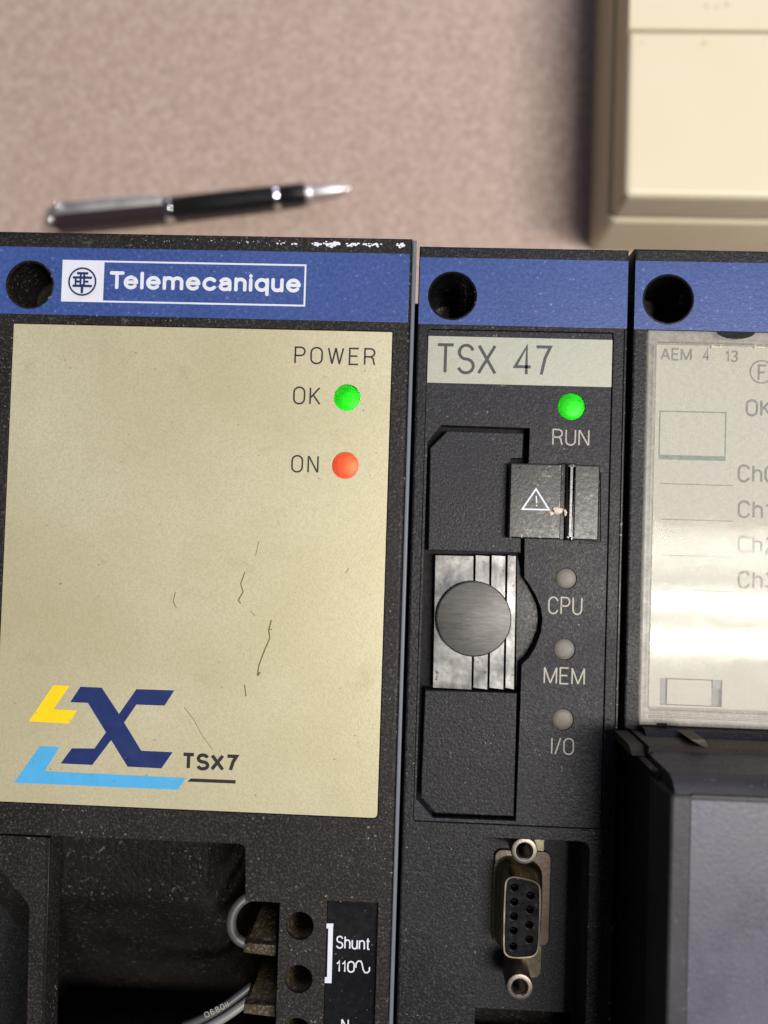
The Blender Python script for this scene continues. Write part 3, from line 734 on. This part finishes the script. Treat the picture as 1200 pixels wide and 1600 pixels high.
o3 = blob('paste_blob', 884, 801, ztab+.6, M['paste'], cp, .45, .55, .4)
# seat beside the tab
st = poly([(938, 738), (951, 739), (948, 851), (905, 849), (905, 846), (938, 846)], ZT)
slab('tab_seat', st, ZT - .2, ZT + .25, M['black_face'], cp, bev=.08)
# ----- nine-hole socket in its pocket
zf = -10.0
MB().box(pocket[0] - .3, P(810, 1578, zf)[1], pocket[2] + .4, pocket[3] + 1, zf - 2, zf).build('pocket_floor', M['black_face'], cp)
MB().box(pocket[0] - .3, BOT + 3, pocket[2] + .4, pocket[3] + 1, -21.9, -15).build('pocket_base', M['black_rough'], cp)
def wallbox(r, t, z0, z1):
    x0, y0, x1, y1 = r
    return MB().slab([(x0 - t, y0 - t), (x1 + t, y0 - t), (x1 + t, y1 + t), (x0 - t, y1 + t)], z0, z1, holes=[[(x0, y0), (x1, y0), (x1, y1), (x0, y1)]])
wallbox((pocket[0] - .2, pocket[1], pocket[2] + .2, pocket[3] + .2), .6, -19, -8.8).build('pocket_wall', M['black'], cp)
zc2 = -3.6          # top of shell
def dsub(inset=0.0, z=zc2):
    pts = [(803, 1371), (830, 1376.5), (840, 1382), (843.5, 1392), (840.5, 1480), (837, 1490), (828, 1495), (800, 1495.5), (791, 1491), (788, 1482), (790.5, 1382), (794, 1374)]
    return offset(ccw(poly(pts, z)), inset)
def smoothpoly(p, it=2):
    for _ in range(it):
        q = []
        for i in range(len(p)):
            a, b_ = p[i], p[(i + 1) % len(p)]
            q += [(a[0] * .75 + b_[0] * .25, a[1] * .75 + b_[1] * .25), (a[0] * .25 + b_[0] * .75, a[1] * .25 + b_[1] * .75)]
        p = q
    return p
sh = smoothpoly(dsub(0))
m = MB()
# flared skirt as rings: top rim outward to a curved base
rings = [(0.0, zc2 - 1.0), (0.0, zc2), (-.28, zc2 + .02), (-.36, zc2 - .3), (-.5, zf + 2.0), (-.9, zf + 1.0), (-1.7, zf + .55)]
n = len(sh); i0 = 0
for off, z_ in rings:
    m.v += [(x, y, z_) for x, y in offset(sh, off)]
for a in range(len(rings) - 1):
    for i in range(n):
        j = (i + 1) % n; m.f.append((a * n + i, a * n + j, (a + 1) * n + j, (a + 1) * n + i))
m.build('socket_shell', M['brass'], cp, smooth=50)
fl_c = P(810, 1400, zf)
fx0 = min(x for x, y in sh) - 1.5; fx1 = max(x for x, y in sh) + 3.2
fy0 = P(812, 1543, -1.5)[1]; fy1 = P(819, 1330, -1.5)[1]
cxm = (P(812, 1543, -1.5)[0] + P(819.5, 1330, -1.5)[0]) / 2 
body = rrect((fx0, fy0 + 3.2, fx1, fy1 - 3.2), 1.5)
slab('socket_flange', body, zf + .05, zf + .6, M['darkmetal'], cp, bev=.2)
slab('socket_bracket', rrect((P(797, 1330, zf)[0], fy0 - 3.0, P(850, 1330, zf)[0], fy1 + 3.0), 1.5), zf + .02, zf + .35, M['brass'], cp, bev=.1)
wells = [(804, 1387), (803.7, 1409.5), (803, 1432), (802.5, 1454.5), (802, 1479), (829, 1399.5), (828, 1421.5), (827, 1445.5), (827, 1468)]
zi = zc2 + .0
slab('socket_insert', smoothpoly(dsub(.10, zi)), zf, zi - .12, M['black_gloss'], cp, holes=[circ(P(x, y, zi - .12), PX(5.6, zi), 20) for x, y in wells], bev=.04, hbev=.15)
for x, y in wells:
    c = P(x, y, zi - .12); r_ = PX(5.6, zi)
    MB().lathe([(r_ + .01, zi - .3), (r_ - .02, zi - 2.5), (.36, zi - 2.5), (.36, zi - 1.2), (.24, zi - 1.2), (.24, zi - 3), (.01, zi - 3)], Matrix.Translation((c[0], c[1], 0)), 20).build('contact', M['dark'], cp)
for (x, y), zt in (((819.5, 1330), -1.5), ((812, 1543), -1.5)):
    c = P(x, y, zt); ro = PX(20.5, zt); ri = PX(11.5, zt)
    prof = [(ro, zf + .3), (ro, zt - .3), (ro - .1, zt - .08), (ro - .3, zt), (ri + .25, zt), (ri, zt - .25)]
    for k in range(10): prof += [(ri, zt - .6 - .5 * k), (ri + .14, zt - .85 - .5 * k)]
    prof += [(ri, zf + .5), (.01, zf + .5)]
    MB().lathe(prof, Matrix.Translation((c[0], c[1], 0)), 36).build('screw_socket', M['metal'], cp)

# ================================================================== input module
ai = thing('input_module', 'black input module with clear lid over pale AEM 4 13 card and grey door below', 'input unit', 70, -30)
xc = P(992, 398)[0]; xd = 118.0; top3 = P(1100, 390)[1]
hc3 = P(1044, 468); hr3 = PX(37)
lid = (P(1005, 800)[0], P(1100, 1136)[1], xd - 4, P(1100, 518)[1])
slab('front_bezel', [(xc, BOT), (xd, BOT), (xd, top3), (xc, top3)], -9, 0, M['black'], ai, holes=[circ(hc3, hr3 + .1), rrect((lid[0] - .1, lid[1] - .1, lid[2], lid[3] + .1))], bev=.45, hbev=.1)
MB().box(xc + 2, BOT + 2, xd - 2, top3 - 2, -FRONT, -18).build('housing', M['dark'], ai)
MB().box(xc + 1.6, BOT + 2, xc + 2.2, top3 - 2, -22, -8.5).box(xd - 2.2, BOT + 2, xd - 1.6, top3 - 2, -22, -8.5).box(xc + 2.2, top3 - 3, xd - 2.2, top3 - 2.2, -22, -8.5).box(xc + 2.2, BOT + 2, xd - 2.2, BOT + 2.8, -22, -8.5).build('housing_wall', M['black'], ai)
by0 = P(1100, 517)[1]; by1 = P(1100, 409.5)[1]
slab('blue_band', [(xc + .12, by0), (xd - .2, by0), (xd - .2, by1), (xc + .12, by1)], 0.003, 0.09, M['blue'], ai, holes=[circ(hc3, hr3 + .12)], bev=.04)
hole_liner(ai, hc3, hr3, 14)
M['redwire'] = flat('dull_red_wire', (0.20, 0.03, 0.05, 1), .4, 0)
q0, q1 = P(1050, 478, -12), P(1070, 452, -12)
MB().tube([(q0[0], q0[1], -13.5), (q1[0], q1[1], -12.5)], .28).build('red_wire_end', M['redwire'], ai)
M['wellgrey'] = flat('grey_well_plastic', (0.10, 0.095, 0.10, 1), .5, .4, 1500)
MB().box(lid[0] - .3, lid[1] - .3, lid[2] + .5, lid[3] + .3, -6, -2.3).build('lid_well', M['wellgrey'], ai)
# card below the lid
zcard = -1.6
cardr = (lid[0] + 1.75, lid[1] + .1, lid[2] - .5, P(1110, 539, zcard)[1])
slotr = rect(1031, 1061, 1128, 1103, zcard)
slab('printed_card', rrect(cardr), -2.2, zcard, M['aem'], ai, holes=[rrect(slotr)], bev=.05)
z = zcard + .02
for tx, bxx, g_ in (('AEM', (1032, 543.5, 1081, 563.5), .22), ('4', (1098, 544, 1109, 564.5), .2), ('13', (1133, 547, 1153, 566), .3)): word(tx, bxx, .33, g_, z, M['cardprint'], ai)
b = Print(z)
q = P(1190, 581, z); b.stroke(arc(q[0], q[1], PX(17.5), PX(17.5), 0, 360, 36), .26); b.text('F', (1184, 569.5, 1199, 595), .36); b.build('circled_letter', M['cardprint'], ai)
word('OK', (1165, 624, 1206, 651), .42, .26, z, M['cardprint'], ai)
for i, (yc, s_) in enumerate(((740, 'Ch0'), (796, 'Ch1'), (851, 'Ch2'), (906, 'Ch3'))):
    xx = 1152 + 0 * i
    word(s_, (xx, yc - 14, xx + (61 if s_ != 'Ch1' else 54), yc + 14.5), .42, .24, z, M['cardprint'], ai)
for y_ in (756.5, 812, 868, 922):
    a = P(1032, y_ - 1, z); c = P(1145, y_ + 1.2, z); Print(z).stroke([a, (c[0], a[1])], .16).build('writing_line', M['cardprint'], ai)
g = rect(1030.5, 643.5, 1133.5, 719, z); b = Print(z + .001); x0, y0, x1, y1 = g
b.stroke([(x0, y0 + .8), (x0, y1), (x1, y1), (x1, y0 + .8)], .24); b.shape([(x0 - .09, y0), (x1 + .09, y0), (x1 + .09, y0 + .85), (x0 - .09, y0 + .85)])
b.build('writing_box', M['green'], ai)
# latch behind the small window
x0, y0, x1, y1 = slotr
MB().box(x0 + 1.25, y0 + .15, x1 - 1.9, y1 - .12, -2.4, zcard + .1, bev=.1).build('lid_latch', M['aem'], ai)
MB().box(x0, y0, x0 + 1.15, y1, -2.3, zcard - .3, bev=.05).box(x1 - 1.6, y0 + 3.2, x1, y1, -2.3, zcard - .3, bev=.05).build('latch_lug', M['sidegrey'], ai)
for xx in (1119.5, 1186.5):
    r_ = rect(xx - 8, 537, xx + 8, 544, zcard + .3)
    MB().slab(rrect(r_), zcard, zcard + .35, holes=[rrect((r_[0] + .55, r_[1] + .3, r_[2] - .3, r_[3] - .12))], bev=.05).build('card_clip', M['cream'], ai)
# clear lid: frosted rim and glossy window, top finger notch
wnd = (lid[0] + 1.75, P(1110, 1112)[1], lid[2] - .4, P(1110, 537)[1])
nt = P(1150, 520); 
lido = rrect((lid[0], lid[1], lid[2] - .1, lid[3]), .2)
slab('lid_rim', lido, -1.3, .35, M['clear_edge'], ai, holes=[rrect(wnd, .2)], bev=.3)
MB().slab(rrect((wnd[0] + .02, wnd[1] + .02, wnd[2] - .02, wnd[3] - .02)), -.4, -.399 + .4).build('lid_window', M['clear'], ai)
nc = (P(1150, 512, .4)[0], lid[3] - .05); q = [(nc[0] + PX(29) * cos(a), nc[1] + PX(11) * sin(a)) for a in (pi + k * pi / 12 for k in range(13))]
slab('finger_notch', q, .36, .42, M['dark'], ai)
MB().box(lid[0] + 1.7, lid[1] + 1.45, wnd[2], lid[1] + 1.85, .0, .5, bev=.18).build('lid_ridge', M['clear_edge'], ai)
r_ = rect(1025, 1129, 1041, 1134)
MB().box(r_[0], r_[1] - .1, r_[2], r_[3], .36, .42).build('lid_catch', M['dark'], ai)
# door: stepped hinge side, rounded edge, front with recessed panel
zd = 24.0
dx0 = P(1043, 1420, zd)[0]; dxr = xd - 1
yA = P(1100, 1142, 0)[1]; yB = P(1100, 1168, 9)[1]; yC = P(1100, 1187, 11)[1]; yD = P(1100, 1213, 21)[1]; yE = P(1100, 1223, zd)[1]
def xprof(name, prof, x0, x1, mat, parent):
    """profile (y, z) swept along x"""
    n = len(prof); v = [(x0, y, z) for y, z in prof] + [(x1, y, z) for y, z in prof]
    f = [(i, i + 1, n + i + 1, n + i) for i in range(n - 1)] + [(n - 1, 0, n, 2 * n - 1)]
    f += [tuple(range(n))[::-1], tuple(range(n, 2 * n))]
    return link(name, v, f, mat, parent, smooth=40)
xprof('hinge_step', [(yB, .02), (yB, 8.8), (yB - .15, 9), (yC + .2, 11), (yC, 10.7), (yC, .02)], P(972, 1160, 5)[0], dxr, M['ledge'], ai)
xprof('hinge_wall', [(yA + .5, .02), (yA + .5, 2.5), (yA, 3), (yB - .05, 3.5), (yB - .05, .02)], P(1000, 1145, 0)[0], dxr, M['black'], ai)
# rib with a slanting end
q = poly([(1098, 1153), (1106, 1167), (1098, 1167), (1075, 1153)], 8)
slab('hinge_rib', q, 3, 8.8, M['ledge'], ai, bev=.15)
q = poly([(1013, 1165), (1029, 1189), (1006, 1199), (1008, 1180)], 11)
slab('hinge_lug', q, .1, 11.5, M['black_smooth'], ai, bev=.2)
q = poly([(1020, 1197), (1036, 1204), (1046, 1219), (1040, 1222), (1014, 1200)], 16)
slab('hinge_lug', q, .1, 17, M['ledge'], ai, bev=.2)
dr = [(yC - .1, 0.03), (yD + .2, 18)]
dy1 = P(1100, 1209, 21)[1]
dprof = [(BOT + 1, .03), (dy1, .03), (dy1, 18.5)]
for k in range(7):
    t = pi / 2 * k / 6; dprof.append((dy1 - 3.0 * (1 - cos(t)), zd - 3.6 + 3.6 * sin(t)))
dprof.append((BOT + 1, zd))
dprof = [(BOT + 1, .03), (dy1, .03), (dy1, zd - 3.6)] + dprof[3:]
xprof('door_body', dprof, dx0 + .8, dxr, M['door'], ai)
# front frame of the door with rounded left edge
fp = (dx0, BOT + .5, dxr + .3, dy1 - 2.2)
ip = (P(1075, 1400, zd)[0], BOT + 3, dxr - 3, P(1130, 1244, zd)[1])
slab('door_frame', rrect(fp, .8), zd - 9, zd + .35, M['door'], ai, holes=[rrect(ip, .6)], bev=.5, hbev=.12)
slab('door_side', [(dx0 + .15, BOT + 1), (dx0 + .82, BOT + 1), (dx0 + .82, dy1 - 1.2), (dx0 + .15, dy1 - 1.6)], .05, zd - 6, M['black'], ai, bev=.1)
slab('door_panel', offset(ccw(rrect(ip, .6)), .1), zd + .01, zd + .16, M['doorpanel'], ai, bev=.04)

# ================================================================== cables in the terminal recess
M['cable_grey'] = flat('grey_black_cable', (0.055, 0.055, 0.057, 1), .42, .3, 1200)
M['cable_white'] = flat('pale_grey_cable', (0.17, 0.17, 0.165, 1), .38, .2, 900)
pts = []
for k in range(19):
    a = radians(80 + 200 * k / 18); q = P(398 + 34 * cos(a), 1436 - 38 * sin(a), -9); pts.append((q[0], q[1], -9 - 1.5 * cos(a)))
o = MB().tube(pts, .95, 16).build('cable_loop', M['cable_grey'])
o['label'] = 'thick dark grey cable curling out of the recess beside the upper screw hole'; o['category'] = 'cable'
pa, pb = P(296, 1612, -10), P(398, 1562, -10)
L = []
for k in range(13):
    t = k / 12; L.append((pa[0] + (pb[0] - pa[0]) * t, pa[1] + (pb[1] - pa[1]) * t - .5 * sin(pi * t), -9 - 3 * t * t))
wt = thing('terminal_wire', 'pale grey printed wire entering the lower wire guide from bottom left', 'wire', pa[0], pa[1])
MB().tube(L, .85, 16).build('insulation', M['cable_white'], wt)
MB().tube([(x - 1.1, y + 1.4, z - .3) for x, y, z in L], .75, 14).build('second_core', M['cable_grey'], wt)
# tiny print along the dark core
b = Print(-8.0)
dirv = (Vector(pb) - Vector(pa)).normalized(); nrm = Vector((-dirv.y, dirv.x)); o_ = Vector(P(322, 1590, -8))
xx = 0
for ch in 'O680II':
    wch, st = glyph(ch)
    for s2 in st: b.stroke([tuple(o_ + dirv * (xx + x) * 1.25 + nrm * y * .95) for x, y in s2], .13)
    xx += wch + .35
b.build('lettering', M['greyprint'], wt)

# ================================================================== pen on the desk
zt = -FRONT + 5.3
tip = P(549, 294.5, zt); tail = P(72, 350, zt)
ax = Vector((tip[0] - tail[0], tip[1] - tail[1], 0)); LP = ax.length; ax.normalize()
pn = thing('ballpoint_pen', 'black twist ballpoint pen with silver clip, rings and tip lying on the desk', 'pen', (tip[0] + tail[0]) / 2, (tip[1] + tail[1]) / 2)
mt = Matrix.Translation((tail[0], tail[1], zt)) @ Vector((0, 0, 1)).rotation_difference(ax).to_matrix().to_4x4()
f_ = lambda px: (px - 72) / (549 - 72) * LP
def pl(name, prof, mat): return MB().lathe([(r, f_(x)) for x, r in prof], mt, 36).build(name, M[mat], pn, smooth=40)
pl('cap_end', [(71, .01), (72, 1.6), (76, 3.2), (84, 4.0), (88, 4.2), (90, 3.8)], 'chrome')
pl('cap', [(89, 3.9), (100, 4.3), (140, 4.7), (200, 4.9), (260, 5.0)], 'penbody')
pl('center_ring', [(260, 4.8), (261, 5.2), (264, 5.3), (270, 5.3), (273, 5.1), (273.5, 4.7)], 'chrome')
pl('barrel', [(272, 4.8), (273, 5.0), (350, 4.95), (400, 4.85), (430, 4.7), (431, 4.3)], 'penblack')
pl('grip_ring', [(429, 4.5), (430, 4.85), (436, 4.85), (438, 4.6), (438.5, 4.2)], 'chrome')
pl('grip', [(437, 4.2), (439, 4.5), (470, 4.35), (478, 4.2), (479, 3.6)], 'penblack')
pl('tip', [(477, 3.1), (479, 3.3), (488, 3.2), (490, 2.7), (492, 2.85), (520, 2.3), (535, 1.7), (538, 1.1), (547, .7), (549, .01)], 'satin')
side = Vector((-ax.y, ax.x, 0)) ; clipo = Vector((tail[0], tail[1], zt))
m = MB(); sec = []
for x, off, h, wd in ((78, 2.6, 2.0, 1.7), (88, 4.2, 3.4, 2.2), (100, 5.2, 4.2, 2.3), (150, 4.6, 4.6, 2.2), (200, 3.9, 4.8, 2.1), (240, 3.2, 5.0, 1.9), (260, 2.8, 4.9, 1.7)):
    c = clipo + ax * f_(x) + side * off * .75 + Vector((0, 0, h))
    for sx, sz in ((-1, -.5), (1, -.5), (1, .5), (.5, .75), (-.5, .75), (-1, .5)):
        q = c + side * sx * wd + Vector((0, 0, sz)); m.v.append(tuple(q))
    sec.append(len(m.v) - 6)
for a, c in zip(sec, sec[1:]):
    for i in range(6):
        j = (i + 1) % 6; m.f.append((a + i, a + j, c + j, c + i))
m.f.append(tuple(sec[0] + i for i in range(6))[::-1]); m.f.append(tuple(sec[-1] + i for i in range(6)))
m.build('clip', M['satin'], pn, smooth=50)

for x_, o_n, h_n, r_n in ((100, 5.0, 5.6, 1.3), (86, -.6, 4.2, 1.5)):  # chrome balls at clip knob and tail, added for their glints
    c = clipo + ax * f_(x_) + side * o_n + Vector((0, 0, h_n))
    MB().lathe([(r_n * sin(pi * k / 10) + .001, -r_n * cos(pi * k / 10)) for k in range(11)], Matrix.Translation(c), 20).build('glint_ball', M['chrome'], pn, smooth=60)

# ================================================================== cream enclosure behind, right
H_ = 50.0; zt = -FRONT + H_
cx0 = P(980, 150, zt)[0]; cy0 = P(1100, 308, zt)[1]; cx1 = cx0 + 210; cy1 = cy0 + 260
en = thing('cream_enclosure', 'large cream plastic equipment case with stepped edges at upper right of the desk', 'equipment case', cx0 + 60, cy0 + 90)
def lay(name, i, z0, z1, bev, rad=3.0, mat='cream'): return slab(name, rrect((cx0 + i, cy0 + i, cx1 - i, cy1 - i), rad), -FRONT + z0, -FRONT + z1, M[mat], en, bev=bev)
lay('base', -1.1, 0, 31, 2.0, 4)
lay('seam', 1.2, 30.5, 33.5, .1)
ys = P(1100, 46, zt)[1]
slab('lid', rrect((cx0, cy0, cx1, ys - .25), 2.5, corners=(0, 0, 1, 1)), -FRONT + 33, zt, M['cream'], en, bev=2.4, seg=6)
slab('lid', rrect((cx0, ys + .1, cx1, cy1), 2.5, corners=(1, 1, 0, 0)), -FRONT + 33, zt - .15, M['cream'], en, bev=.5)
b = Print(zt + .01)
for pts_, wd_ in (([(1096, 72), (1102, 64)], 1.5), ([(1001, 66), (1002, 68)], 1.6), ([(1102, 10), (1106, 8)], 1.3), ([(1134, 7), (1138, 6)], 1.9), ([(1118, 13), (1122, 9)], .8)):
    b.stroke([P(x, y, zt) for x, y in pts_], wd_)
b.build('smudges', M['smudge'], en)['kind'] = 'stuff'
# mounting rack behind the modules
rk = thing('mounting_rack', 'dark metal rack seen in the narrow gaps behind the modules', 'rack', 20, -30)
MB().box(-84, BOT - 4, 120, P(650, 480, -40)[1], -60, -45).build('back_plate', M['dark'], rk) if False else None
m = MB(); yk = P(650, 480, -14)[1]
m.box(x1r - 2.3, BOT, xa + 1.55, yk, -40, -11.5); m.box(xb - 1.5, BOT, xc + 1.5, top3 - 7, -40, -11.5)
m.build('rail', M['dark'], rk)
